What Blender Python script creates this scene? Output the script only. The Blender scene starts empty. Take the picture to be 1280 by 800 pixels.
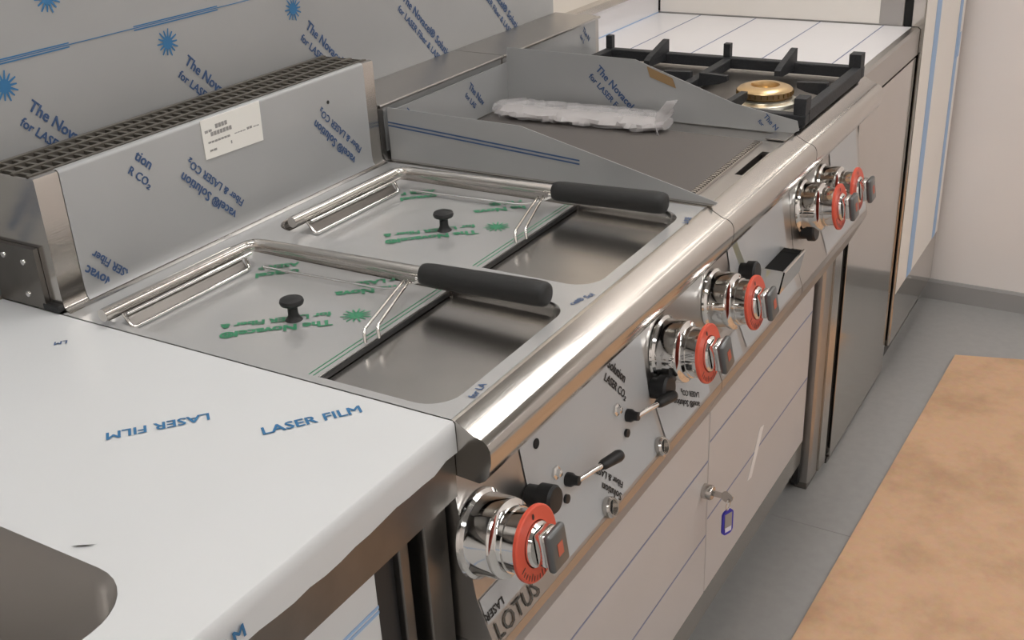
import bpy, bmesh, math, random
from mathutils import Matrix, Vector
random.seed(7)
S = bpy.context.scene
COL = S.collection

# ------------------------------------------------------------------ camera
cd = bpy.data.cameras.new('camera'); cam = bpy.data.objects.new('camera', cd); COL.objects.link(cam)
cd.sensor_width = 36; cd.lens = 39.256; cd.clip_start = .02
RM = Matrix(((0.50852459, -0.85984133, -0.0455591), (0.39124468, 0.18360717, 0.9017849), (-0.76702695, -0.47640455, 0.4297771)))
cam.matrix_world = Matrix.Translation((-.748, -.54, 1.44)) @ RM.transposed().to_4x4()
S.camera = cam

# ------------------------------------------------------------------ world, exposure
w = bpy.data.worlds.new('world'); S.world = w; w.use_nodes = True
w.node_tree.nodes['Background'].inputs[0].default_value = (1, .98, .95, 1)
w.node_tree.nodes['Background'].inputs[1].default_value = .25
vs = S.view_settings
vs.view_transform = 'Standard'; vs.look = 'None'; vs.gamma = 1; vs.use_curve_mapping = False
vs.exposure = -0.3
LAMP_STRENGTH = 15.0

# ------------------------------------------------------------------ materials
MATS = {}
def mat(name, col, rough=.5, metal=0., noise=None, coat=0., bump=0., scale=(1, 1, 1), trans=0., emit=None, emit_s=0., alpha=1., nscale=60., aniso=0.):
    m = bpy.data.materials.new(name); m.use_nodes = True
    nt = m.node_tree; b = nt.nodes['Principled BSDF']
    b.inputs['Base Color'].default_value = (*col, 1)
    b.inputs['Roughness'].default_value = rough; b.inputs['Metallic'].default_value = metal
    b.inputs['Coat Weight'].default_value = coat; b.inputs['Coat Roughness'].default_value = .15
    b.inputs['Transmission Weight'].default_value = trans; b.inputs['Alpha'].default_value = alpha
    if emit: b.inputs['Emission Color'].default_value = (*emit, 1); b.inputs['Emission Strength'].default_value = emit_s
    if noise or bump:
        tc = nt.nodes.new('ShaderNodeTexCoord'); mp = nt.nodes.new('ShaderNodeMapping')
        mp.inputs['Scale'].default_value = scale
        n = nt.nodes.new('ShaderNodeTexNoise'); n.inputs['Scale'].default_value = nscale; n.inputs['Detail'].default_value = 5
        nt.links.new(tc.outputs['Object'], mp.inputs[0]); nt.links.new(mp.outputs[0], n.inputs['Vector'])
        if noise:
            r = nt.nodes.new('ShaderNodeValToRGB')
            r.color_ramp.elements[0].position = .3; r.color_ramp.elements[1].position = .7
            r.color_ramp.elements[0].color = (*[c * (1 - noise) for c in col], 1)
            r.color_ramp.elements[1].color = (*[min(1, c * (1 + noise)) for c in col], 1)
            nt.links.new(n.outputs['Fac'], r.inputs[0]); nt.links.new(r.outputs[0], b.inputs['Base Color'])
        if bump:
            bp = nt.nodes.new('ShaderNodeBump'); bp.inputs['Strength'].default_value = bump; bp.inputs['Distance'].default_value = .001
            nt.links.new(n.outputs['Fac'], bp.inputs['Height']); nt.links.new(bp.outputs[0], b.inputs['Normal'])
    MATS[name] = m
    return m
mat('steel', (.60, .57, .535), .19, 1., bump=.05, scale=(.04, 1, 1), nscale=900)
mat('steel_rail', (.60, .575, .54), .15, 1., bump=.04, scale=(.04, 1, 1), nscale=900)
mat('steel_satin', (.50, .48, .46), .33, 1., bump=.05, scale=(.04, 1, 1), nscale=900)
mat('steel_lid', (.54, .515, .49), .22, 1., noise=.04, nscale=25)
mat('steel_mirror', (.60, .565, .53), .11, 1., noise=.02, nscale=8)
mat('steel_dark', (.22, .205, .19), .32, 1., noise=.08, nscale=20)
mat('chrome', (.82, .81, .79), .07, 1.)
mat('film_panel', (.47, .475, .48), .32, 0., noise=.02, nscale=9)
mat('film_grey', (.40, .405, .405), .36, .25, noise=.03, nscale=7, coat=.25)
mat('film_lid', (.52, .515, .51), .22, .35, noise=.02, nscale=9, coat=.25)
mat('film_white', (.68, .69, .695), .33, 0., noise=.015, nscale=5, bump=.15)
mat('film_door', (.54, .515, .505), .36, 0., noise=.02, nscale=6)
mat('film_far', (.80, .78, .79), .3, 0., noise=.015, nscale=5)
mat('film_fridge', (.84, .80, .75), .4, 0., noise=.02, nscale=5)
mat('print_blue', (.035, .17, .36), .5)
mat('print_blue_dark', (.05, .10, .22), .5)
mat('print_green', (.05, .25, .13), .5)
mat('print_black', (.02, .02, .02), .5)
mat('brand_ink', (.07, .068, .062), .5)
mat('print_grey_blue', (.24, .27, .40), .5)
mat('line_blue', (.32, .48, .72), .5)
mat('black_plastic', (.012, .012, .013), .42)
mat('black_rubber', (.018, .018, .018), .55, bump=.2, nscale=400)
mat('cast_iron', (.022, .023, .026), .6, 0., noise=.2, bump=.5, nscale=300)
mat('red_dial', (.72, .10, .055), .4)
mat('grey_cap', (.16, .165, .165), .28, .6)
mat('orange_mark', (.5, .12, .07), .5)
mat('brass', (.74, .54, .30), .33, 1.)
mat('brass_dark', (.50, .33, .14), .35, 1.)
mat('aluminium', (.78, .75, .66), .3, 1.)
mat('paper', (.82, .80, .75), .7)
mat('paper_ink', (.30, .29, .28), .7)
mat('tape_brown', (.30, .19, .09), .45)
mat('tape_white', (.82, .80, .79), .5)
mat('griddle', (.085, .077, .071), .45, .4, noise=.12, nscale=30)
mat('mesh_iron', (.19, .175, .15), .5, .7)
mat('griddle_ridge', (.17, .155, .145), .4, .5)
mat('cavity', (.012, .012, .012), .9)
mat('floor_vinyl', (.34, .335, .325), .3, 0., noise=.04, nscale=45, bump=.05)
mat('wall_paint', (.88, .83, .80), .6, 0., noise=.015, nscale=4)
mat('wall_cream', (.80, .74, .66), .6)
mat('ceiling_paint', (.32, .32, .315), .8)
mat('cove', (.33, .32, .31), .5)
mat('wood_frame', (.32, .30, .28), .5)
mat('lamp_glow', (.9, .9, .88), .5, emit=(1, .985, .965), emit_s=LAMP_STRENGTH)
mat('lamp_body', (.8, .8, .8), .5)
mat('plastic_bag', (.78, .75, .75), .14, 0., alpha=.36)
mat('bag_content', (.42, .39, .38), .5, noise=.25, nscale=40)
mat('tag_blue', (.03, .03, .42), .35)
mat('tag_insert', (.75, .74, .85), .5)
mat('tape_yellow', (.62, .60, .42), .5)
# cardboard with stains
def cardboard_mat():
    m = bpy.data.materials.new('cardboard'); m.use_nodes = True; nt = m.node_tree; b = nt.nodes['Principled BSDF']
    b.inputs['Roughness'].default_value = .85
    tc = nt.nodes.new('ShaderNodeTexCoord')
    n1 = nt.nodes.new('ShaderNodeTexNoise'); n1.inputs['Scale'].default_value = 5; n1.inputs['Detail'].default_value = 8; n1.inputs['Roughness'].default_value = .65
    n2 = nt.nodes.new('ShaderNodeTexNoise'); n2.inputs['Scale'].default_value = 60; n2.inputs['Detail'].default_value = 4
    r = nt.nodes.new('ShaderNodeValToRGB')
    r.color_ramp.elements[0].position = .32; r.color_ramp.elements[0].color = (.50, .31, .185, 1)
    r.color_ramp.elements[1].position = .56; r.color_ramp.elements[1].color = (.64, .405, .25, 1)
    mx = nt.nodes.new('ShaderNodeMixRGB'); mx.blend_type = 'OVERLAY'; mx.inputs[0].default_value = .12
    nt.links.new(tc.outputs['Object'], n1.inputs[0]); nt.links.new(tc.outputs['Object'], n2.inputs[0])
    nt.links.new(n1.outputs['Fac'], r.inputs[0]); nt.links.new(r.outputs[0], mx.inputs[1]); nt.links.new(n2.outputs['Color'], mx.inputs[2])
    nt.links.new(mx.outputs[0], b.inputs['Base Color'])
    MATS['cardboard'] = m
cardboard_mat()

# ------------------------------------------------------------------ helpers
WM = {}
def link(o, parent=None, M=None):
    M = M or Matrix()
    COL.objects.link(o); WM[o] = M
    if parent is not None:
        o.parent = parent; o.matrix_basis = WM[parent].inverted() @ M
    else:
        o.matrix_basis = M
    return o
def tag(o, label=None, cat=None, group=None, kind=None):
    if label: o['label'] = label
    if cat: o['category'] = cat
    if group: o['group'] = group
    if kind: o['kind'] = kind
    return o
def thing(name, loc, label, cat, group=None):
    return tag(link(bpy.data.objects.new(name, None), None, Matrix.Translation(loc)), label, cat, group)

class MB:
    def __init__(s): s.bm = bmesh.new()
    def face(s, pts):
        try: s.bm.faces.new([s.bm.verts.new(p) for p in pts])
        except ValueError: pass
        return s
    def box(s, x0, x1, y0, y1, z0, z1, bevel=0., seg=2):
        r = bmesh.ops.create_cube(s.bm, size=1)
        bmesh.ops.transform(s.bm, verts=r['verts'], matrix=Matrix.Translation(((x0+x1)/2, (y0+y1)/2, (z0+z1)/2)) @ Matrix.Diagonal((abs(x1-x0), abs(y1-y0), abs(z1-z0), 1)))
        if bevel:
            es = list({e for v in r['verts'] for e in v.link_edges})
            bmesh.ops.bevel(s.bm, geom=es, offset=bevel, segments=seg, affect='EDGES', profile=.5)
        return s
    def prism(s, poly, axis, a, b):
        # closed polygon extruded along an axis; poly pairs are the other two axes in order
        def p(q, t):
            return {'x': (t, q[0], q[1]), 'y': (q[0], t, q[1]), 'z': (q[0], q[1], t)}[axis]
        A = [s.bm.verts.new(p(q, a)) for q in poly]; B = [s.bm.verts.new(p(q, b)) for q in poly]
        n = len(poly)
        for i in range(n): s.bm.faces.new((A[i], A[(i+1) % n], B[(i+1) % n], B[i]))
        s.bm.faces.new(A[::-1]); s.bm.faces.new(B)
        return s
    def sheet(s, prof, x0, x1):   # open profile (y,z) swept along x
        A = [s.bm.verts.new((x0, *q)) for q in prof]; B = [s.bm.verts.new((x1, *q)) for q in prof]
        for i in range(len(prof)-1): s.bm.faces.new((A[i], A[i+1], B[i+1], B[i]))
        return s
    def lathe(s, prof, n=40, M=None):   # (r,h) about local z
        rings = []
        new = []
        for r, h in prof:
            if r < 1e-6: ring = [s.bm.verts.new((0, 0, h))]
            else: ring = [s.bm.verts.new((r*math.cos(2*math.pi*k/n), r*math.sin(2*math.pi*k/n), h)) for k in range(n)]
            rings.append(ring); new += ring
        for a, b in zip(rings, rings[1:]):
            for k in range(n):
                k2 = (k+1) % n
                if len(a) == 1 and len(b) == 1: continue
                if len(a) == 1: s.bm.faces.new((a[0], b[k], b[k2]))
                elif len(b) == 1: s.bm.faces.new((a[k], a[k2], b[0]))
                else: s.bm.faces.new((a[k], a[k2], b[k2], b[k]))
        if M: bmesh.ops.transform(s.bm, verts=new, matrix=M)
        return s
    def tube(s, pts, r, n=12, closed=False):
        pts = [Vector(p) for p in pts]; rings = []
        up = None
        N = len(pts)
        for i, p in enumerate(pts):
            if closed: t = (pts[(i+1) % N] - pts[i-1])
            else: t = (pts[min(i+1, N-1)] - pts[max(i-1, 0)])
            t.normalize()
            if up is None: up = Vector((0, 0, 1)) if abs(t.z) < .9 else Vector((1, 0, 0))
            a = t.cross(up).normalized(); b = a.cross(t).normalized(); up = b
            rr = r[i] if isinstance(r, (list, tuple)) else r
            rings.append([s.bm.verts.new(p + (a*math.cos(2*math.pi*k/n) + b*math.sin(2*math.pi*k/n))*rr) for k in range(n)])
        pairs = list(zip(rings, rings[1:])) + ([(rings[-1], rings[0])] if closed else [])
        for a, b in pairs:
            for k in range(n): s.bm.faces.new((a[k], a[(k+1) % n], b[(k+1) % n], b[k]))
        if not closed: s.bm.faces.new(rings[0][::-1]); s.bm.faces.new(rings[-1])
        return s
    def ring_plate(s, inner, x0, x1, y0, y1, z):   # flat plate with a rounded hole
        cs = [(x1, y1), (x0, y1), (x0, y0), (x1, y0)]
        n = len(inner); q = n // 4
        I = [s.bm.verts.new((*p, z)) for p in inner]; O = [s.bm.verts.new((*c, z)) for c in cs]
        for i in range(n):
            j = (i+1) % n; a, b = O[i//q], O[j//q]
            s.bm.faces.new((I[i], a, I[j]) if a is b else (I[i], a, b, I[j]))
        return s
    def mesh(s, name, smooth=None):
        bmesh.ops.remove_doubles(s.bm, verts=s.bm.verts, dist=1e-6)
        bmesh.ops.recalc_face_normals(s.bm, faces=s.bm.faces)
        me = bpy.data.meshes.new(name)
        if smooth is not None:
            for f in s.bm.faces: f.smooth = True
            for e in s.bm.edges:
                if len(e.link_faces) == 2 and e.calc_face_angle(0) > math.radians(smooth): e.smooth = False
        s.bm.to_mesh(me); s.bm.free()
        return me
    def build(s, name, m, parent=None, M=None, smooth=None):
        me = s.mesh(name, smooth); me.materials.append(MATS[m])
        return link(bpy.data.objects.new(name, me), parent, M)
def put(me, name, parent, M=None):
    return link(bpy.data.objects.new(name, me), parent, M)
def rr(x0, x1, y0, y1, r, n=8):
    pts = []
    for k, (cx, cy) in enumerate(((x1-r, y1-r), (x0+r, y1-r), (x0+r, y0+r), (x1-r, y0+r))):
        for i in range(n+1):
            a = math.pi/2*(k + i/n); pts.append((cx+r*math.cos(a), cy+r*math.sin(a)))
    return pts
def arc_path(pts, r=.02, n=6):
    """polyline with rounded corners"""
    P = [Vector(p) for p in pts]; out = [P[0]]
    for a, b, c in zip(P, P[1:], P[2:]):
        d1 = (a-b).normalized(); d2 = (c-b).normalized()
        s, e = b+d1*r, b+d2*r
        for i in range(n+1):
            t = i/n; out.append(s*(1-t)**2 + b*2*t*(1-t) + e*t*t)
    out.append(P[-1]); return out
def frame(o, ex, ey):
    ex = Vector(ex).normalized(); ey = Vector(ey); ey = (ey - ey.dot(ex)*ex).normalized(); ez = ex.cross(ey)
    M = Matrix((ex, ey, ez)).transposed().to_4x4(); M.translation = Vector(o); return M
TXT = {}
def text(body, size, M, m, parent, name='print', bold=0., align='LEFT', shear=0.):
    key = (body, size, m, bold, align, shear)
    if key not in TXT:
        c = bpy.data.curves.new('t', 'FONT'); c.body = body; c.size = size; c.align_x = align; c.shear = shear
        c.resolution_u = 2
        o = bpy.data.objects.new('t', c); COL.objects.link(o)
        dg = bpy.context.evaluated_depsgraph_get()
        me = bpy.data.meshes.new_from_object(o.evaluated_get(dg)); bpy.data.objects.remove(o)
        if bold > 0:
            bm_ = bmesh.new()
            for kk, (dx_, dy_) in enumerate(((-1, -.5), (0, .5), (1, -.5), (-1, .5), (1, .5))):
                n0 = len(bm_.verts); bm_.from_mesh(me); bm_.verts.ensure_lookup_table()
                for v in bm_.verts[n0:]: v.co.x += dx_*bold*size; v.co.y += dy_*bold*size; v.co.z += kk*5e-5
            bm_.to_mesh(me); bm_.free()
        me.name = 'print'; me.materials.clear(); me.materials.append(MATS[m]); TXT[key] = me
    return put(TXT[key], name, parent, M)
def sun_mesh(m):
    key = ('sun', m)
    if key not in TXT:
        b = MB(); b.face([(.0085*math.cos(2*math.pi*k/20), .0085*math.sin(2*math.pi*k/20), 0) for k in range(20)])
        for k in range(14):
            a = 2*math.pi*k/14; c, s_ = math.cos(a), math.sin(a); L = .019 if k % 2 else .017; wd = .0009
            b.face([(c*.006-s_*wd*1.8, s_*.006+c*wd*1.8, .0001), (c*.006+s_*wd*1.8, s_*.006-c*wd*1.8, .0001), (c*L+s_*wd, s_*L-c*wd, .0001), (c*L-s_*wd, s_*L+c*wd, .0001)])
        me = b.mesh('sun_print'); me.materials.append(MATS[m]); TXT[key] = me
    return TXT[key]
L1, L2 = 'The Novacel\u00ae Solution', 'for LASER Fiber & LASER CO\u2082'
def novacel(o, ex, ey, m, parent, a=L1, b=L2, size=.0205, align='LEFT', two=True, bold=.026):
    M = frame(o, ex, ey)
    text(a, size, M, m, parent, bold=bold, align=align)
    if two: text(b, size*.80, M @ Matrix.Translation((0, -size*1.08, 0)), m, parent, bold=bold, align=align)
EPS = .0007

# ------------------------------------------------------------------ setting
WY = .668          # back wall
EX = 2.50          # end wall
FX, FY = -2.3, -4.4
def struct(name, mb, m): return tag(mb.build(name, m), kind='structure')
fl = struct('floor', MB().box(FX, EX, FY, WY, -.03, 0), 'floor_vinyl')
MB().box(1.219, 1.2215, FY, .05, .0001, .0006).build('floor_seam', 'cove', fl)
struct('wall_back', MB().box(FX, EX+.1, WY, WY+.1, 0, 2.7), 'wall_cream')
struct('wall_end', MB().box(EX, EX+.1, FY, WY, 0, 2.7), 'wall_paint')
struct('wall_left', MB().box(FX-.1, FX, FY, WY, 0, 2.7), 'wall_paint')
struct('wall_front', MB().box(FX, EX, FY-.1, FY, 0, 2.7), 'wall_paint')
struct('ceiling', MB().box(FX, EX, FY, WY, 2.7, 2.8), 'ceiling_paint')
struct('baseboard_end', MB().prism([(EX, 0), (EX-.012, 0), (EX-.008, .052), (EX-.004, .06), (EX, .06)], 'y', FY, WY) , 'cove')
for i, (x, y) in enumerate(((-1.1, .05), (.4, .05), (1.95, .05), (-1.0, -1.75), (.5, -1.75), (1.98, -1.75), (-1.0, -3.5), (.35, -3.5), (1.7, -3.5))):  # unseen rows: counter row added to brighten worktops, far row for rail highlight
    t = thing('unseen_ceiling_light', (x, y, 2.7), 'unseen flat ceiling light panel added to light the cooking line', 'light', 'unseen ceiling light panels')
    MB().box(x-.46, x+.46, y-.16, y+.16, 2.672, 2.6995).build('housing', 'lamp_body', t)
    MB().box(x-.44, x+.44, y-.14, y+.14, 2.666, 2.6715).build('diffuser', 'lamp_glow', t)

# stainless wall cladding behind the cooking line with protective film
CX1 = 1.425
clad = thing('wall_cladding', (0, WY, 0), 'grey film-covered steel wall sheet with blue sun prints behind fryer', 'wall panel')
MB().box(-1.6, CX1, WY-.004, WY-.0005, .905, 1.75).build('sheet', 'film_grey', clad)
cy = WY-.004-EPS
for k in range(-3, 6):
    x = .073 + .2605*k
    if x > CX1-.02: continue
    put(sun_mesh('print_blue'), 'sun_print', clad, frame((x, cy, 1.147), (1, 0, 0), (0, 0, 1)))
    if x + .2 < CX1: novacel((x+.023, cy, 1.114), (1, 0, -1), (1, 0, 1), 'print_blue_dark', clad)
    else: novacel((x+.023, cy, 1.114), (1, 0, -1), (1, 0, 1), 'print_blue_dark', clad, 'The Novacel\u00ae', 'for LASER Fiber')
    novacel((x+.085, cy, 1.285), (-1, 0, 1), (-1, 0, -1), 'print_blue_dark', clad)
    put(sun_mesh('print_blue'), 'sun_print', clad, frame((x+.085, cy, 1.236), (1, 0, 0), (0, 0, 1)))
for k in range(-3, 6):
    x = .02 + .2605*k; x1 = min(x+.155, CX1)
    MB().box(x, x1, cy, cy+.0005, 1.1725, 1.1740).build('film_line', 'print_blue', clad)
    MB().box(x, x1, cy, cy+.0005, 1.1775, 1.1790).build('film_line', 'print_blue', clad)
MB().box(-1.0, CX1, cy, cy+.0005, 1.1755, 1.1765).build('film_line', 'print_blue', clad)

# ------------------------------------------------------------------ cardboard on the floor
pts = [(2.135, -.150), (2.19, -.34), (2.28, -.9), (2.30, -1.35), (.55, -1.30), (.50, -.7), (.55, -.105), (.86, -.112), (1.4, -.128)]
cb = MB().prism(pts[::-1], 'z', .001, .006).build('cardboard_sheet', 'cardboard')
tag(cb, 'large brown cardboard sheet laid on the grey floor as protection', 'cardboard')

# ------------------------------------------------------------------ left sink worktop
TZ = .90
swt = thing('sink_worktop', (-.4, .3, 0), 'white film-covered worktop with sunken sink beside the double fryer', 'worktop')
inner = rr(-.80, -.315, .068, .50, .055, 8)
MB().ring_plate(inner, -1.2, -.0006, -.004, WY-.006, TZ).build('top', 'film_white', swt)
# lip: bare steel apron, film folded over it with a torn lower edge
MB().prism([(-.003, .899), (-.003, .815), (.012, .815), (.012, .899)], 'x', -1.2, -.001).build('front_lip', 'steel_dark', swt)
tb = MB(); N = 60; prev = None
for i in range(N+1):
    x = -1.2 + (1.1992)*i/N
    zl = .862 + .0018*math.sin(i*.6) + random.uniform(-.0012, .0012) + (.006 if i > N-2 else 0)
    ring = [(x, -.0035, TZ+.0003), (x, -.0058, TZ-.0025), (x, -.0062, .885), (x, -.0062 - random.uniform(0, .0008), zl)]
    if prev:
        for a in range(3): tb.face([prev[a], ring[a], ring[a+1], prev[a+1]])
    prev = ring
tb.build('folded_film', 'film_white', swt, smooth=60)
# sink bowl
sb = MB(); rings = []
def off(pts, d):
    cx = (-.80-.315)/2; cy_ = (.068+.50)/2
    return [(x + (d if x < cx else -d), y + (d if y < cy_ else -d)) for x, y in pts]
for d, z in ((-.0, TZ+.0004), (.002, TZ-.004), (.006, TZ-.012), (.012, .78), (.03, .757), (.06, .752)):
    rings.append([sb.bm.verts.new((*p, z)) for p in off(inner, d)])
for a, b in zip(rings, rings[1:]):
    for i in range(len(a)):
        j = (i+1) % len(a); sb.bm.faces.new((a[i], a[j], b[j], b[i]))
sb.bm.faces.new(rings[-1])
sb.build('sink_bowl', 'steel_satin', swt, smooth=50)
MB().face([(-.303, .163, TZ+EPS), (-.294, .149, TZ+EPS), (-.301, .155, TZ+.0016), (-.307, .166, TZ+.0012)]).build('film_tear', 'print_black', swt)
text('LASER FILM', .0198, frame((-.103, .144, TZ+EPS), (.078, -.060, 0), (.060, .078, 0)), 'print_blue', swt, bold=.02)
text('LASER FILM', .0198, frame((-.094, .220, TZ+EPS), (-.075, .064, 0), (-.064, -.075, 0)), 'print_blue', swt, bold=.02)
text('FILM', .018, frame((-.330, -.0085, .868), (1, 0, .1), (-.15, 0, 1)), 'print_blue', swt, bold=.02)
text('LM', .012, frame((.00-.045, .487, TZ+EPS), (-.7, .7, 0), (-.7, -.7, 0)), 'print_blue_dark', swt, bold=.02)

bc = thing('sink_base_cabinet', (-.4, .3, 0), 'cabinet under the sink worktop with white film-covered door', 'cabinet')
MB().box(-1.2, -.006, .05, .66, .06, .75).build('carcass', 'steel_dark', bc)
d = MB().box(-.72, -.103, .026, .049, .13, .812, .002).build('door', 'film_white', bc)
for z in (.735, .585, .435, .285):
    for dz in (0, .006): MB().box(-.72, -.104, .0252, .0258, z+dz, z+dz+.0035).build('film_line', 'line_blue', d)
MB().box(-.101, -.070, .030, .049, .06, .812).build('gap_channel', 'black_plastic', bc)
MB().box(-.0695, -.054, .022, .049, .06, .812, .002).build('frame_post', 'steel_dark', bc)
MB().box(-.0535, -.044, .032, .049, .06, .812).build('gap_channel', 'black_plastic', bc)
MB().box(-.0435, -.005, .010, .049, .06, .812, .002).build('frame_post', 'steel_dark', bc)
MB().box(-1.2, -.006, .10, .60, 0, .058).build('plinth', 'steel_dark', bc)

# ------------------------------------------------------------------ cooking line: shared profiles
RAIL = [(-.002, .9005), (-.006, .9003), (-.026, .8890), (-.031, .8878), (-.0365, .8858), (-.0410, .8820), (-.0435, .8765), (-.0442, .870), (-.0440, .862), (-.0410, .850), (-.036, .841), (-.029, .8365), (-.002, .838)]
PROF = [(.004, .842), (-.016, .690), (-.0355, .632)]
LOW = [(-.0355, .632), (-.0355, .618), (-.002, .5475), (.03, .5475)]
def panel_pt(z, off=0.):
    if z >= .690: a, b = PROF[0], PROF[1]
    else: a, b = PROF[1], PROF[2]
    t = (a[1]-z)/(a[1]-b[1]); y = a[0]+(b[0]-a[0])*t
    n = Vector((0, b[1]-a[1], -(b[0]-a[0]))).normalized()   # outwards (-y, +z)
    return Vector((0, y, z)) + n*off, n
def panel_film(x0, x1, z0, z1, name, m, parent, slant=0.):
    zs = sorted({z0, z1} | ({.690} if z0 < .690 < z1 else set()) | ({.684, .696} if z0 < .68 and z1 > .70 else set()), reverse=True)
    b = MB(); A = []; B = []
    for z in zs:
        p, n = panel_pt(z, .0008); s = slant*(z1-z)
        A.append(b.bm.verts.new((x0+s, p.y, p.z))); B.append(b.bm.verts.new((x1+s, p.y, p.z)))
    for i in range(len(zs)-1): b.bm.faces.new((A[i], A[i+1], B[i+1], B[i]))
    return b.build(name, m, parent, smooth=40)
def panel_M(x, z, off=.001, up=(0, 0, 1)):
    p, n = panel_pt(z, off); p.x = x
    ex = Vector((1, 0, 0)); ez = n; ey = ez.cross(ex)
    M = Matrix((ex, ey, ez)).transposed().to_4x4(); M.translation = p; return M
def fascia(x0, x1, parent, end=False):
    MB().prism(RAIL, 'x', x0, x1).build('front_rail', 'steel_rail', parent, smooth=24)
    body = [(.05, .838), *PROF, (-.0355, .632), (.05, .632)]
    MB().prism([(.05, .837), (.004, .837), *PROF[1:], (.05, .632)], 'x', x0, x1).build('control_panel', 'steel_satin', parent)
    MB().prism([(.05, .6315), *[(y, z-.0005) for y, z in LOW[:3]], (.05, .547)], 'x', x0, x1).build('panel_underside', 'steel_satin', parent)

# knob meshes, axis +z
def knob_meshes():
    K = {}
    b = MB().lathe([(0, .0), (.048, .0), (.047, .003), (.0435, .006), (.0425, .010), (.0425, .030), (.0410, .034), (.0365, .036), (.0345, .038), (.0345, .043), (0, .043)], 48)
    K['base'] = b.mesh('knob_base', 30); K['base'].materials.append(MATS['chrome'])
    b = MB().lathe([(.033, .043), (.033, .060), (.0235, .060), (.0235, .068), (.021, .0705), (0, .0705)], 40); K['neck'] = b.mesh('knob_neck', 30); K['neck'].materials.append(MATS['chrome'])
    b = MB().lathe([(.0385, .0602), (.0400, .0612), (.0400, .0645), (.0385, .0655), (.0245, .0655), (.0245, .0602)], 48); K['dial'] = b.mesh('dial_ring', 30); K['dial'].materials.append(MATS['red_dial'])
    b = MB()
    for k in range(17):
        a = math.radians(200 + k*140/16); c, s = math.cos(a), math.sin(a); r0, r1, wd = (.0320 if k % 4 else .0295), .0375, .0007
        b.face([(c*r0-s*wd, s*r0+c*wd, .0661), (c*r0+s*wd, s*r0-c*wd, .0661), (c*r1+s*wd, s*r1-c*wd, .0661), (c*r1-s*wd, s*r1+c*wd, .0661)])
    b.face([(.002*math.cos(k), .031+.0035*math.sin(k), .0661) for k in [2*math.pi*i/10 for i in range(10)]])
    K['marks'] = b.mesh('scale_marks'); K['marks'].materials.append(MATS['print_black'])
    b = MB().box(-.013, .013, -.019, .019, .0706, .083, .003)
    K['grip'] = b.mesh('knob_grip', 35); K['grip'].materials.append(MATS['chrome'])
    b = MB().box(-.016, .016, -.0215, .0215, .0832, .092, .0035, 3)
    K['cap'] = b.mesh('grip_cap', 35); K['cap'].materials.append(MATS['grey_cap'])
    b = MB().box(-.005, .005, -.007, .007, .0921, .0925); K['mark'] = b.mesh('cap_mark'); K['mark'].materials.append(MATS['orange_mark'])
    return K
KN = knob_meshes()
def knob(x, z, parent, turn=0.):
    M = panel_M(x, z, .0005); T = M @ Matrix.Rotation(turn, 4, 'Z')
    k = put(KN['base'], 'control_knob', parent, M)
    put(KN['neck'], 'knob_neck', k, T); put(KN['dial'], 'dial_ring', k, T); mk = put(KN['marks'], 'scale_marks', k, T)
    put(KN['grip'], 'knob_grip', k, T); put(KN['cap'], 'grip_cap', k, T); put(KN['mark'], 'cap_mark', k, T)
def igniter(x, z, parent, r=.0155, L=.030):
    M = panel_M(x, z, .0005)
    MB().lathe([(0, 0), (r*.8, 0), (r*.8, L*.45), (r, L*.5), (r, L), (r*.85, L+.003), (0, L+.0035)], 28).build('igniter_button', 'black_plastic', parent, M, smooth=35)

# ------------------------------------------------------------------ double fryer
F1 = .644
fr = thing('double_fryer', (.32, .3, TZ-.1), 'stainless two-well countertop fryer with tall flue beside white worktop', 'fryer')
fascia(0.0, F1, fr)
MB().box(.004, F1-.002, .05, .62, .56, .874).build('body', 'steel_satin', fr)
wells = [(.012, .278), (.330, .612)]
VY0, VY1 = .016, .52
split = .304
dk = MB()
for (a, b_), (o0, o1) in zip(wells, ((0.0005, split), (split, F1))):
    dk.ring_plate(rr(a, b_, VY0, VY1, .035), o0, o1, -.0015, .552, TZ+.0006)
dk.build('deck_film', 'film_lid', fr)
for a, b_ in wells:
    wl = MB(); rings = []
    for dd, z in ((0, TZ+.0004), (.0015, TZ-.002), (.003, .8825)):
        ring = [wl.bm.verts.new((*p, z)) for p in rr(a+dd, b_-dd, VY0+dd, VY1-dd, .034)]
        rings.append(ring)
    for p, q in zip(rings, rings[1:]):
        for i in range(len(p)): wl.bm.faces.new((p[i], p[(i+1) % len(p)], q[(i+1) % len(p)], q[i]))
    wl.bm.faces.new(rings[-1])
    wl.build('fryer_well', 'steel_lid', fr, smooth=50)
# blue print scraps on the deck film
zt = TZ+.0013
for a, b_, body in (((.277, .014), (.330, -.001), 'cel\u00ae Sol'), ((.044, -.0005), (.075, .004), 'for LA'), ((.574, -.004), (.604, .001), 'LASE'), ((.287, .225), (.305, .185), 'ovac')):
    v = Vector((b_[0]-a[0], b_[1]-a[1], 0))
    text(body, .0115, frame((*a, zt), v, (-v.y, v.x, 0)), 'print_blue_dark', fr, bold=.02)
# flue
FY0, FY1, FZ = .555, .655, 1.066
fl_ = MB()
fx0, fx1 = .006, .640
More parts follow.
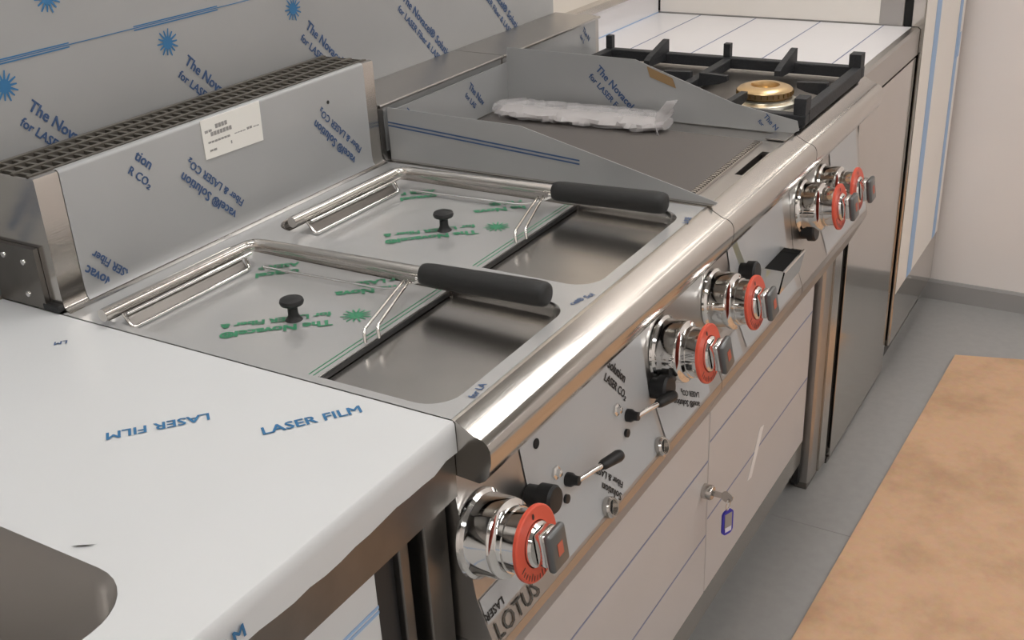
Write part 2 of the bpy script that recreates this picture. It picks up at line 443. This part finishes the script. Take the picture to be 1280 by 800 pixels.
# curved front foot to deck
prof = [(FY0-.012, TZ+.001), (FY0-.005, TZ+.003), (FY0-.0015, TZ+.008), (FY0, TZ+.02), (FY0, FZ-.004), (FY0+.001, FZ-.001), (FY0+.004, FZ), (FY0+.009, FZ), (FY0+.009, FZ-.03), (FY0+.009, TZ-.0), ]
fl_.prism([(FY0-.012, TZ+.001), (FY0-.005, TZ+.003), (FY0-.0015, TZ+.008), (FY0, TZ+.02), (FY0, FZ-.004), (FY0+.001, FZ-.001), (FY0+.004, FZ), (FY0+.008, FZ), (FY0+.008, TZ+.001)], 'x', fx0, fx1)
flue = fl_.build('flue_front', 'steel', fr, smooth=40)
fm = MB(); pf = [(FY0-.0055, TZ+.0037), (FY0-.0022, TZ+.0085), (FY0-.0008, TZ+.02), (FY0-.0008, FZ-.004), (FY0+.0004, FZ-.0004), (FY0+.004, FZ+.0008), (FY0+.0075, FZ+.0008)]
fm.sheet(pf, .040, .614)
ff = fm.build('flue_film', 'film_grey', fr, smooth=60)
# sides: with sloping top of the side cheek, and back
for x in (fx0, fx1-.002):
    MB().prism([(FY0+.008, TZ+.001), (FY0+.008, FZ-.001), (FY1, FZ-.001), (FY1, TZ+.001)], 'x', x, x+.002).build('flue_side', 'steel', fr)
MB().box(fx0, fx1, FY1, FY1+.002, TZ, FZ).build('flue_back', 'steel', fr)
MB().box(fx0+.003, fx1-.003, FY0+.009, FY1-.001, 1.02, 1.022).build('flue_floor', 'cavity', fr)
# grille: frame rails and cross bars
for y in (FY0+.010, FY0+.038, FY0+.066, FY1-.009):
    MB().box(fx0+.003, fx1-.003, y, y+.006, FZ-.006, FZ+.001).build('grille_rail', 'mesh_iron', fr)
gb = MB().box(-.0025, .0025, FY0+.010, FY1-.002, FZ-.007, FZ-.0005).mesh('grille_bar'); gb.materials.append(MATS['mesh_iron'])
for k in range(40): put(gb, 'grille_bar', fr, Matrix.Translation((fx0+.012 + k*(fx1-fx0-.024)/39, 0, 0)))
# bracket with screws on the left cheek
bk = MB().box(-.001, .0055, FY0+.022, FY1+.006, TZ+.002, TZ+.079).build('side_bracket', 'steel_dark', fr)
sc = MB().lathe([(0, 0), (.004, 0), (.0035, .0018), (0, .0025)], 14).mesh('screw', 40); sc.materials.append(MATS['chrome'])
for y, z in ((FY0+.080, TZ+.064), (FY0+.045, TZ+.060), (FY0+.050, TZ+.018)):
    put(sc, 'screw', bk, frame((-.0011, y, z), (0, -1, 0), (0, 0, 1)))
MB().box(-.002, .012, FY0-.001, FY0+.028, TZ+.0012, TZ+.010, .002).build('flue_foot', 'black_rubber', fr)
# prints on the flue film
fy = FY0-.0008-EPS
novacel((.222, fy, 1.010), (-1, 0, 1), (-1, 0, -1), 'print_blue_dark', ff, 'vacel\u00ae Solution', 'Fiber & LASER CO\u2082', align='RIGHT', size=.0185)
novacel((.490, fy, 1.010), (-1, 0, 1), (-1, 0, -1), 'print_blue_dark', ff, 'vacel\u00ae Solution', 'Fiber & LASER CO\u2082', align='RIGHT', size=.0185)
novacel((.050, fy, .945), (-1, 0, 1), (-1, 0, -1), 'print_blue_dark', ff, 'Novac', 'ASER Fiber', align='RIGHT', size=.0185)
novacel((.149, fy, 1.049), (1, 0, -1), (1, 0, 1), 'print_blue_dark', ff, 'tion', 'R CO\u2082', size=.0185)
MB().lathe([(0, 0), (.0028, 0), (.0028, .0004), (0, .0004)], 14).build('plug', 'print_black', ff, frame((.522, fy, 1.028), (1, 0, 0), (0, 0, 1)))
# paper label
pl = MB().prism([(.265, 1.013), (.376, 1.010), (.378, 1.0655), (.265, 1.066)], 'y', fy-.0003, fy+.0003).build('paper_label', 'paper', fr)
for x0, x1, z, h in ((.270, .284, 1.0475, .0032), (.290, .313, 1.0500, .0055), (.280, .320, 1.0415, .0052), (.2735, .315, 1.0325, .0026), (.323, .345, 1.0330, .0014), (.347, .358, 1.0330, .0030), (.360, .372, 1.0330, .0012), (.2745, .288, 1.0215, .0026), (.314, .3165, 1.0225, .004)):
    n = max(1, int((x1-x0)/.0052)); b = MB()
    for k in range(n):
        xa = x0+(x1-x0)*k/n; b.box(xa, xa+(x1-x0)/n*.82, fy-.0006, fy-.0004, z+random.uniform(-.0003, .0003), z+h)
    tag(b.build('label_writing', 'paper_ink', pl), kind='stuff')
# panel film, prints, controls
panel_film(.118, .425, .637, .836, 'panel_film', 'film_panel', fr, slant=.05)
panel_film(.002, .118, .660, .688, 'panel_film', 'film_panel', fr)
panel_film(.445, .600, .637, .690, 'panel_film', 'film_panel', fr)
def ptext(s, x, z, ang, size, parent, m='print_black', two=None):
    M = panel_M(x, z, .0016) @ Matrix.Rotation(math.radians(ang), 4, 'Z')
    text(s, size, M, m, parent, bold=.03)
    if two: text(two, size*.85, M @ Matrix.Translation((0, -size*1.05, 0)), m, parent, bold=.03)
ptext('Solution', .330, .800, -47, .0165, fr, two='LASER CO\u2082')
ptext('Solution', .305, .640, 133, .0140, fr, two='Fiber & LASER')
ptext('acel\u00ae Solution', .560, .640, 150, .0130, fr, two='LASER CO\u2082')
ptext('LASER', .036, .672, 180, .013, fr)
text('LOTUS', .029, panel_M(.008, .6365, .0012), 'brand_ink', fr, bold=.004, name='brand_lettering')
knob(.030, .752, fr); igniter(.122, .742, fr, .0165, .032)
knob(.491, .750, fr, .15); igniter(.446, .716, fr, .019, .022)
M = panel_M(.152, .790, .0012); MB().lathe([(0, 0), (.0060, 0), (.0060, .0006), (0, .0006)], 18).build('panel_hole', 'cavity', fr, M)
def nut(x, z):
    MB().lathe([(0, 0), (.0085, 0), (.0085, .003), (.005, .004), (.0045, .008), (0, .009)], 6).build('lever_nut', 'chrome', fr, panel_M(x, z, .001))
nut(.180, .738); nut(.337, .738)
lev = {}
def lever(x, z):
    M = panel_M(x, z, .001)
    a = MB().lathe([(0, 0), (.0085, 0), (.0085, .006), (.006, .010), (.0055, .016), (0, .017)], 18).build('drain_lever', 'black_plastic', fr, M, smooth=35)
    MB().tube([(.0, .0, .013), (.030, -.002, .019), (.055, -.005, .024)], .0036, 10).build('lever_rod', 'chrome', a, M, smooth=50)
    MB().tube([(.044, -.004, .0215), (.048, -.0043, .0223), (.075, -.007, .028), (.080, -.0075, .029), (.082, -.0077, .0294)], [.005, .0066, .0078, .0065, .003], 14).build('lever_sleeve', 'black_plastic', a, M, smooth=50)
    MB().lathe([(0, 0), (.0055, 0), (.0055, .0035), (0, .004)], 14).build('stop_pin', 'black_plastic', a, panel_M(x-.010, z-.020, .001), smooth=35)
lever(.203, .716); lever(.365, .716)
def slot_screw(x, z):
    M = panel_M(x, z, .0012)
    a = MB().lathe([(0, 0), (.0135, 0), (.0135, .006), (.0115, .0085), (.0095, .0085), (.0095, .005), (0, .005)], 28).build('quarter_turn_latch', 'steel', fr, M, smooth=35)
    MB().box(-.009, .009, -.0016, .0016, .0050, .0056).build('latch_slot', 'cavity', a, M @ Matrix.Rotation(.9, 4, 'Z'))
slot_screw(.268, .642); slot_screw(.423, .642)

# ------------------------------------------------------------------ fryer lids and baskets
def copy_tree(o, parent=None, dx=0):
    c = o.copy(); COL.objects.link(c); c.parent = parent
    if parent is None: c.matrix_basis = Matrix.Translation((dx, 0, 0)) @ o.matrix_basis
    for ch in [q for q in bpy.data.objects if q.parent is o]: copy_tree(ch, c)
    return c
LZ = .8835
def lid(x0, x1, label, sun_dx):
    t = thing('well_cover', ((x0+x1)/2, .34, LZ), label, 'cover', 'fryer well covers')
    p = MB().box(x0, x1, .182, .508, LZ, LZ+.005, .001).build('lid_plate', 'steel', t)
    fmz = LZ+.0056
    MB().box(x0+.002, x1-.002, .186, .506, LZ+.0051, fmz).build('lid_film', 'film_lid', t)
    MB().box(x0+.001, x1-.001, .1812, .1838, LZ+.0001, LZ+.0058).build('lid_edge', 'black_plastic', t)
    for y in (.192, .198): MB().box(x0+.002, x1-.002, y, y+.0012, fmz+.0001, fmz+.0005).build('film_line', 'print_green', t)
    kx, ky = x0+.110, .304
    MB().lathe([(0, 0), (.0105, 0), (.0080, .003), (.0062, .007), (.0060, .016), (.0085, .019), (.0135, .0205), (.0145, .0235), (.0135, .0265), (.009, .0285), (0, .029)], 28).build('lid_knob', 'black_plastic', t, Matrix.Translation((kx, ky, fmz)), smooth=35)
    z = fmz+EPS
    put(sun_mesh('print_green'), 'sun_print', t, Matrix.Translation((x0+.150, .243, z)))
    novacel((x0+.128, .262, z), (-.66, .75, 0), (-.75, -.66, 0), 'print_green', t, 'The Novacel\u00ae', 'for LASER Fiber &', size=.0215, bold=.045)
    novacel((x0+.232, .400, z), (-.66, .75, 0), (-.75, -.66, 0), 'print_green', t, 'ovacel', 'ASER F', size=.022, bold=.045)
    novacel((x0+.243, .252, z), (-.66, .75, 0), (-.75, -.66, 0), 'print_green', t, 'he Nova', 'r LASE', size=.022, bold=.045)
    return t
lid(.017, .274, 'grey film-covered sheet cover with black knob on the well beside white worktop', 0)
lid(.335, .608, 'grey film-covered sheet cover with black knob on the well beside griddle splash guard', 0)

def basket(dx, label):
    t = thing('fryer_basket', (.2+dx, .3, LZ+.01), label, 'basket', 'fryer baskets')
    D = lambda pts: [(x+dx, y, z) for x, y, z in pts]
    MB().tube(D(arc_path([(-.002, .476, .915), (.236, .470, .916), (.245, .455, .916), (.250, .195, .919)], .012)), .0078, 14).build('tube_frame', 'steel', t, smooth=60)
    MB().tube(D(arc_path([(.022, .470, .909), (.022, .458, .8925), (.218, .456, .8925), (.222, .468, .909)], .006)), .0024, 8).build('hanger_wire', 'chrome', t, smooth=60)
    MB().prism([(.4715, .908), (.4695, .908), (.4595, .8935), (.4615, .8935)], 'x', .024+dx, .216+dx).build('hanger_plate', 'steel_dark', t)
    MB().tube(D([(.020, .461, .911), (.224, .457, .911)]), .0024, 8).build('frame_wire', 'chrome', t, smooth=60)
    MB().tube(D(arc_path([(.226, .440, .894), (.232, .240, .896), (.243, .205, .910)], .02)), .0020, 8).build('side_wire', 'chrome', t, smooth=60)
    for k, (xa, ya) in enumerate(((.112, .188), (.128, .181))):
        MB().tube(D(arc_path([(.236+.004*k, .222-.006*k, .910), (xa, ya, .906), (xa-.003, ya-.003, .8925)], .006)), .0022, 8).build('strut_wire', 'chrome', t, smooth=60)
    MB().tube(D([(.241, .207, .914), (.242, .190, .914)]), .0026, 8).build('strut_wire', 'chrome', t, smooth=60)
    g0, g1 = Vector((.249+dx, .203, .918)), Vector((.247+dx, .028, .924))
    pts = [g0.lerp(g1, k) for k in (0, .012, .04, .10, .5, .90, .965, .99, 1)]
    gm = MB().tube(pts, [.010, .0128, .0140, .0146, .0150, .0154, .0148, .0130, .009], 20)
    gm.build('handle_grip', 'black_rubber', t, smooth=50)
    return t
basket(0, 'wire fryer basket with long black grip on the well beside white worktop')
basket(.330, 'wire fryer basket with long black grip on the well beside griddle splash guard')

# ------------------------------------------------------------------ griddle
G0, G1 = .646, 1.029
gr = thing('grooved_griddle', (.84, .3, TZ-.1), 'stainless grooved griddle unit between double fryer and gas hob', 'griddle')
fascia(G0, G1, gr)
MB().box(G0+.002, G1-.002, .05, .62, .56, .87).build('body', 'steel_satin', gr)
# deck with slot
d_ = MB()
sx0, sx1, sy0, sy1 = .800, .925, -.001+.003, .014
for a, b_, c, e in ((G0, sx0, -.0015, .552), (sx1, G1, -.0015, .552), (sx0, sx1, sy1, .552), (sx0, sx1, -.0015, sy0)):
    d_.box(a, b_, c, e, .894, TZ-.0008)
d_.build('deck', 'steel_satin', gr)
MB().box(sx0, sx1, sy0, sy1, .874, .876).build('grease_slot', 'cavity', gr)
# plate with ridges running front to back
PX0, PX1, PY0, PY1 = .682, .966, .032, .53
MB().box(PX0, PX1, PY0, PY1, TZ-.0005, TZ+.004).build('plate', 'griddle', gr)
rg = MB(); n = 44
for k in range(n):
    x = PX0+.006 + k*(PX1-PX0-.012)/(n-1)
    rg.prism([(x-.0018, TZ+.0041), (x, TZ+.0058), (x+.0018, TZ+.0041)], 'y', PY0+.006, PY1-.003)
tag(rg.build('plate_ridges', 'griddle_ridge', gr), kind='stuff')
MB().box(PX0, PX1, PY0-.004, PY0-.0005, TZ-.0005, TZ+.0035).build('plate_edge', 'steel', gr)
nt_ = MB().box(-.002, .002, PY0-.0012, PY0+.0052, TZ+.0041, TZ+.0052).mesh('plate_notch'); nt_.materials.append(MATS['steel'])
for k in range(36): put(nt_, 'plate_notch', gr, Matrix.Translation((PX0+.006+k*(PX1-PX0-.012)/35, 0, 0)))
# back upstand
def upstand(x0, x1, parent, film_x0, film_x1, top=.992):
    pr = [(.552, TZ+.0005), (.558, TZ+.012), (.5585, top-.006), (.554, top-.005), (.553, top-.002), (.5545, top), (WY-.005, top+.002), (WY-.005, TZ)]
    MB().prism(pr, 'x', x0, x1).build('back_upstand', 'steel_satin', parent, smooth=40)
    MB().sheet([(.5575, TZ+.0125), (.5579, top-.0065)], film_x0, film_x1).build('upstand_film', 'film_grey', parent)
upstand(G0, G1, gr, G0+.012, G1-.002)
uy = .5465-EPS
novacel((.700, uy, .966), (1, 0, -1), (1, 0, 1), 'print_blue_dark', gr, 'The N', 'for LA', size=.017)
novacel((.893, uy, .964), (1, 0, -1), (1, 0, 1), 'print_blue_dark', gr, 'The Nov', 'for LAS', size=.017)
panel_film(.735, .985, .637, .834, 'panel_film', 'film_panel', gr, slant=.1)
panel_film(.650, .735, .637, .676, 'panel_film', 'film_panel', gr)
panel_film(.742, .762, .700, .830, 'yellow_tape', 'tape_yellow', gr, slant=.55)
knob(.672, .748, gr, .1); igniter(.785, .750, gr, .017, .024)
# drip-tray handle
M = panel_M(.912, .705, .0012)
hd = MB()
hd.prism([(-.022, .0), (-.022, .030), (.014, .042), (.018, .042), (.018, .039), (.0145, .039), (-.019, .028), (-.019, .0)], 'x', -.052, .052)
for q in (-.052, .049): hd.prism([(-.022, .0), (-.022, .030), (.016, .042), (.022, .0)], 'x', q, q+.003)
hd.build('tray_handle', 'chrome', gr, M)
MB().prism([(-.018, .001), (-.018, .027), (.010, .037), (.014, .001)], 'x', -.0485, .0485).build('handle_recess', 'cavity', gr, M)

# splash guard standing on the griddle
sg = thing('splash_guard', (.84, .3, TZ), 'three-sided film-covered steel splash guard standing on the griddle', 'splash guard')
g1p = [(.546, TZ+.001), (-.012, TZ+.001), (-.016, TZ+.006), (.300, .983), (.546, .988)]
gl = MB().prism(g1p, 'x', .654, .6555).build('guard_side', 'film_grey', sg)
MB().box(.648, .654, -.010, .546, TZ+.001, TZ+.003).build('guard_flange', 'steel', sg)
for dz in (0, .0055): MB().prism([(.546, .9575+dz), (.546, .9597+dz), (.20, .9367+dz), (.20, .9345+dz)][::-1], 'x', .6531, .6536).build('film_line', 'print_blue_dark', gl)
g2p = [(.546, TZ+.001), (.002, TZ+.001), (-.012, TZ+.008), (-.008, TZ+.024), (.10, .943), (.285, 1.004), (.546, 1.008)]
g2 = MB().prism(g2p, 'x', 1.0285, 1.030).build('guard_side', 'film_grey', sg)
MB().box(.985, 1.0283, -.004, .030, TZ+.001, TZ+.003).build('guard_flange', 'steel_satin', sg)
MB().box(.656, 1.028, .5465, .548, TZ+.001, .980).build('guard_back', 'film_grey', sg)
gx = 1.0285-EPS
novacel((gx, .362, .981), (0, -.72, -.70), (0, -.70, .72), 'print_blue_dark', g2, 'The Novacel', 'for LASER F', size=.0185)
novacel((gx, .050, .926), (0, -.72, -.70), (0, -.70, .72), 'print_blue_dark', g2, 'The N', 'for', size=.012)
MB().prism([(.262, .994), (.214, .977), (.207, .960), (.256, .976)], 'x', gx-.0003, gx+.0004).build('brown_tape', 'tape_brown', g2)

# plastic-wrapped pack on the plate
pk = thing('plastic_wrapped_pack', (.95, .35, TZ+.006), 'clear crinkled plastic bag of parts lying on the griddle plate', 'bag')
def lumpy(name, m, rad, z0, jitter, y0=.190, y1=.522, n=40, k=18, seed=3):
    random.seed(seed); b = MB(); rings = []
    for i in range(n+1):
        t = i/n; y = y0+(y1-y0)*t; cx = .957 + .004*math.sin(6*t)
        e = min(1, 5*t+.45, 5*(1-t)+.55); ring = []
        for j in range(k):
            a = 2*math.pi*j/k; r1 = rad[0]*e*(1+random.uniform(-jitter, jitter)); r2 = rad[1]*(e**.5)*(1+random.uniform(-jitter, jitter))
            ring.append(b.bm.verts.new((cx+r1*math.cos(a), y, max(z0, z0+rad[1]*.9+r2*math.sin(a)))))
        rings.append(ring)
    for p, q in zip(rings, rings[1:]):
        for j in range(k): b.bm.faces.new((p[j], p[(j+1) % k], q[(j+1) % k], q[j]))
    b.bm.faces.new(rings[0]); b.bm.faces.new(rings[-1])
    return b.build(name, m, pk, smooth=25)
lumpy('wrapped_parts', 'bag_content', (.036, .0075), TZ+.0064, .10, .20, .51, 30, 12, 5)
lumpy('plastic_film', 'plastic_bag', (.050, .0135), TZ+.006, .14, n=34, k=14)
fb = MB(); random.seed(9); pv = None
for i in range(9):
    t = i/8; z = TZ+.007+.055*t; row = []
    for j in range(5):
        u = j/4; row.append((.920+.030*u*(1-.55*t)+.016*t + random.uniform(-.002, .002), .192+.012*math.sin(3*t+2*u)+random.uniform(-.003, .003)-.006*t, z))
    if pv:
        for j in range(4): fb.face([pv[j], pv[j+1], row[j+1], row[j]])
    pv = row
fo = fb.build('film_flap', 'plastic_bag', pk, smooth=30)
sm = fo.modifiers.new('solid', 'SOLIDIFY'); sm.thickness = .0015

# ------------------------------------------------------------------ gas hob
H0, H1 = 1.031, 1.462
hb = thing('gas_hob', (1.25, .3, TZ-.1), 'stainless gas hob unit with brass burner next to the griddle', 'hob')
fascia(H0, H1, hb)
MB().box(H0+.002, H1-.002, .05, .62, .56, .87).build('body', 'steel_satin', hb)
MB().box(H0, H1, -.0015, .552, .888, TZ-.0008).build('deck', 'steel_satin', hb)
MB().box(H0+.02, H1-.03, .0, .53, TZ-.0007, TZ+.0006).build('spill_tray', 'steel_dark', hb)
upstand(H0, H1-.03, hb, H0+.002, H1-.045)
uy = .5572
novacel((1.355, uy, .975), (1, 0, -1), (1, 0, 1), 'print_blue_dark', hb, 'The N', 'for L', size=.015)
BX, BY = 1.205, .108
bn = MB().lathe([(0, 0), (.062, 0), (.060, .006), (.050, .010), (.050, .013), (0, .013)], 40).build('burner', 'aluminium', hb, Matrix.Translation((BX, BY, TZ+.0008)), smooth=35)
MB().lathe([(.046, .0132), (.050, .016), (.050, .026), (.047, .029), (.034, .0335), (.026, .0335), (.024, .026), (.024, .0132)], 40).build('brass_ring', 'brass', bn, Matrix.Translation((BX, BY, TZ+.0008)), smooth=35)
pb = MB().box(.0495, .0515, -.0010, .0010, .018, .025).mesh('flame_port'); pb.materials.append(MATS['brass_dark'])
for k in range(30): put(pb, 'flame_port', bn, Matrix.Translation((BX, BY, TZ+.0008)) @ Matrix.Rotation(2*math.pi*k/30, 4, 'Z'))
MB().lathe([(0, .0135), (.0235, .0135), (.0235, .024), (.018, .022), (0, .022)], 30).build('burner_centre', 'brass_dark', bn, Matrix.Translation((BX, BY, TZ+.0008)), smooth=35)
knob(1.100, .752, hb, .05); knob(1.212, .748, hb, .05); igniter(1.085, .712, hb, .018, .022)
panel_film(1.180, 1.450, .637, .690, 'panel_film', 'film_panel', hb)
panel_film(1.262, 1.440, .690, .832, 'panel_film', 'film_panel', hb, slant=.05)

pg = thing('pan_support_grate', (1.25, .27, TZ), 'black cast-iron pan support grate with upright lugs over the hob', 'grate')
gx0, gx1, gy0, gy1 = 1.062, 1.432, -.012, .535
Zb, Zt = .9065, .928
MB().box(gx1-.020, gx1, gy0, gy1, Zb, Zt, .002).build('frame_bar', 'cast_iron', pg)
MB().box(gx0, gx0+.020, gy0, gy1, Zb, Zt-.004, .002).build('frame_bar', 'cast_iron', pg)
MB().box(gx0+.0205, gx1-.0205, gy0, gy0+.018, Zb, Zt+.002, .002).build('frame_bar', 'cast_iron', pg)
MB().box(gx0+.0205, gx1-.0205, gy1-.018, gy1, Zb, Zt, .002).build('frame_bar', 'cast_iron', pg)
MB().box(gx0+.0205, gx1-.0205, .250, .268, Zb, Zt-.002, .002).build('frame_bar', 'cast_iron', pg)
for y in (.002, .526, .262):
    MB().box(gx1-.016, gx1-.001, y-.007, y+.007, Zt, .955 if y > .1 else .954, .001).build('lug', 'cast_iron', pg)
MB().box(gx1-.030, gx1-.001, gy0+.001, gy0+.024, Zt, .9545, .001).build('lug', 'cast_iron', pg)
for y in (.126, .398):   # fingers sloping in towards each burner
    MB().prism([(gx1-.004, Zb+.006), (gx1-.004, .954), (gx1-.012, .954), (gx1-.090, .936), (gx1-.105, .930), (gx1-.105, .920), (gx1-.09, .916)], 'y', y-.006, y+.006).build('finger', 'cast_iron', pg)
    MB().prism([(gx0+.004, Zb+.006), (gx0+.004, .936), (gx0+.012, .936), (gx0+.085, .934), (gx0+.085, .922), (gx0+.07, .918)], 'y', y-.006, y+.006).build('finger', 'cast_iron', pg)
for yb, sgn in ((gy0+.018, 1), (.250, -1), (.268, 1), (gy1-.018, -1)):
    xm = BX
    MB().prism([(yb, Zb+.004), (yb, .936), (yb+sgn*.055, .934), (yb+sgn*.055, .924), (yb+sgn*.04, .918)], 'x', 1.247-.006, 1.247+.006).build('finger', 'cast_iron', pg)
MB().box(gx0+.001, gx0+.030, gy0+.001, gy0+.022, Zt-.004, .952, .001).build('lug', 'cast_iron', pg)
for x in (gx0+.012, gx1-.012):
    for y in (gy0+.012, gy1-.012): MB().lathe([(0, 0), (.007, 0), (.008, .0058), (0, .0058)], 14).build('foot', 'cast_iron', pg, Matrix.Translation((x, y, TZ+.0005)))

# ------------------------------------------------------------------ base cabinet under the cooking line
ck = thing('cooking_line_base', (.7, .3, 0), 'long base cabinet with two white film-covered doors under fryer and griddle', 'cabinet')
DY = .022
MB().box(.0, 1.462, DY+.02, .64, .075, .5465).build('carcass', 'steel_dark', ck)
d1 = MB().box(.03, .7535, DY, DY+.0195, .138, .540, .0015).build('door', 'film_door', ck)
d2 = MB().box(.7565, 1.322, DY, DY+.0195, .138, .540, .0015).build('door', 'film_door', ck)
for dd, x0, x1, zs in ((d1, .032, .752, (.413, .262)), (d2, .758, 1.32, (.447, .293))):
    for z in zs: MB().box(x0, x1, DY-.0008, DY-.0002, z, z+.0032).build('film_line', 'print_grey_blue', dd)
# white tape on the right-hand door
MB().prism([(.962, .250), (.982, .246), (1.040, .330), (1.018, .335)], 'y', DY-.0012, DY-.0003).build('white_tape', 'tape_white', d2)
lk = MB().lathe([(0, 0), (.013, 0), (.013, .014), (.011, .017), (0, .017)], 26).build('door_lock', 'steel', d1, frame((.735, DY-.0002, .366), (1, 0, 0), (0, 0, 1)), smooth=35)
MB().box(.02, 1.33, DY+.004, DY+.019, .0755, .1372).build('bottom_rail', 'steel', ck)
MB().box(.04, 1.40, .075, .60, 0, .074).build('plinth', 'steel_dark', ck)
# right end upright: folded channel
MB().box(1.326, 1.342, DY+.006, DY+.0195, .02, .5465).build('upright_groove', 'black_plastic', ck)
MB().prism([(1.343, .041), (1.343, .012), (1.352, .008), (1.398, .008), (1.402, .012), (1.4, .041)], 'z', .018, .5465).build('upright', 'steel_satin', ck)
MB().prism([(1.4025, .041), (1.4025, .004), (1.446, .002), (1.450, .006), (1.450, .041)], 'z', .018, .5465).build('upright', 'steel', ck)
MB().box(1.345, 1.4485, .012, .041, .0, .0175, .002).build('upright_foot', 'steel_dark', ck)

ky = thing('key_with_tag', (.75, DY-.02, .36), 'small key in the cabinet door lock with blue plastic tag hanging', 'key')
KY = DY-.0175
MB().box(.7335, .7365, KY-.016, KY, .361, .371).build('key_blade', 'steel', ky)
MB().lathe([(0, 0), (.0105, 0), (.0105, .0025), (0, .0025)], 18).build('key_bow', 'steel', ky, frame((.7338, KY-.024, .366), (0, 1, 0), (0, 0, 1)))
MB().tube([(.735+.0095*math.cos(a), KY-.0265, .352+.0105*math.sin(a)) for a in [2*math.pi*i/20 for i in range(20)]], .0011, 6, closed=True).build('key_ring', 'chrome', ky)
M = frame((.735, KY-.0265, .318), (.92, -.38, 0), (0, 0, 1))
MB().prism(rr(-.0125, .0125, -.025, .023, .009, 5), 'z', -.0018, .0018).build('tag_body', 'tag_blue', ky, M)
MB().box(-.0085, .0085, -.012, .017, .0019, .0024).build('tag_insert', 'wood_frame', ky, M)
MB().box(-.0075, .0075, -.019, -.010, .0025, .0028).build('tag_paper', 'tag_insert', ky, M)

# ------------------------------------------------------------------ far worktop and steel cabinet
ft = thing('far_worktop', (1.72, .3, TZ), 'worktop in white film with thin blue lines between hob and refrigerator', 'worktop')
T0, T1 = 1.4655, 1.966
MB().box(T0, T1, .020, WY-.014, TZ-.012, TZ-.0005).build('top', 'film_far', ft)
MB().prism([(.0195, TZ-.001), (.006, TZ-.001), (.0, TZ-.006), (.0, .838), (.0195, .838)], 'x', T0, T1).build('front_apron', 'steel_satin', ft, smooth=30)
for y in (.083, .232, .392, .537): MB().box(T0+.002, T1-.001, y-.0013, y+.0013, TZ-.0004, TZ+.0002).build('film_line', 'print_grey_blue', ft)
MB().box(T0, T1, WY-.0135, WY-.0015, TZ-.012, .966).build('upstand', 'film_far', ft)
MB().box(T0, T1, WY-.030, WY-.0015, .9665, .984, .002).build('upstand_cap', 'steel', ft)
MB().box(T0, T1-.0, WY-.0145, WY-.0138, TZ, TZ+.002).build('film_line', 'line_blue', ft)
sc_ = thing('steel_base_cabinet', (1.72, .3, 0), 'plain shiny steel cabinet under the far worktop beside refrigerator', 'cabinet')
MB().box(T0+.004, T1-.004, .024, .64, .012, .836).build('carcass', 'steel_satin', sc_)
MB().box(T0+.014, T1-.012, .0, .0235, .012, .833, .001).build('door', 'steel_mirror', sc_)
MB().box(T0+.001, T0+.013, .010, .0235, .012, .833).build('gap_channel', 'cavity', sc_)
MB().box(T0+.004, T1-.004, .004, .60, 0, .0115).build('plinth', 'steel_dark', sc_)

# ------------------------------------------------------------------ refrigerator
rf = thing('refrigerator', (2.2, .3, 0), 'tall refrigerator in white film with blue stripes against end wall', 'refrigerator')
R0, R1 = 1.970, 2.470
MB().box(R0, R1, .040, .655, .06, 1.95, .003).build('body', 'steel_satin', rf)
MB().box(R0-.0015, R0-.0005, .095, .650, .903, 1.94).build('side_film', 'film_fridge', rf)
MB().box(R0+.004, R1-.004, .022, .0395, .06, 1.95).build('door_gasket', 'cavity', rf)
dr = MB().box(R0, R1, -.008, .0215, .075, 1.94, .003).build('door', 'steel_mirror', rf)
MB().box(R0+.001, R1, -.0092, -.0084, .225, 1.93).build('door_film', 'film_fridge', rf)
for x, wd in ((2.085, .055), (2.392, .040)): MB().box(x, x+wd, -.0100, -.0094, .226, 1.93).build('film_stripe', 'line_blue', dr)
MB().box(2.412, 2.447, -.0106, -.0101, .735, .80).build('film_stripe', 'line_blue', dr)
MB().box(R0-.0012, R0-.0002, .632, .664, .905, 1.94).build('rear_dark_strip', 'cavity', rf)  # near-black strip down the rear edge of the side
MB().box(R0+.01, R1-.01, .02, .62, 0, .0595).build('plinth', 'steel_dark', rf)
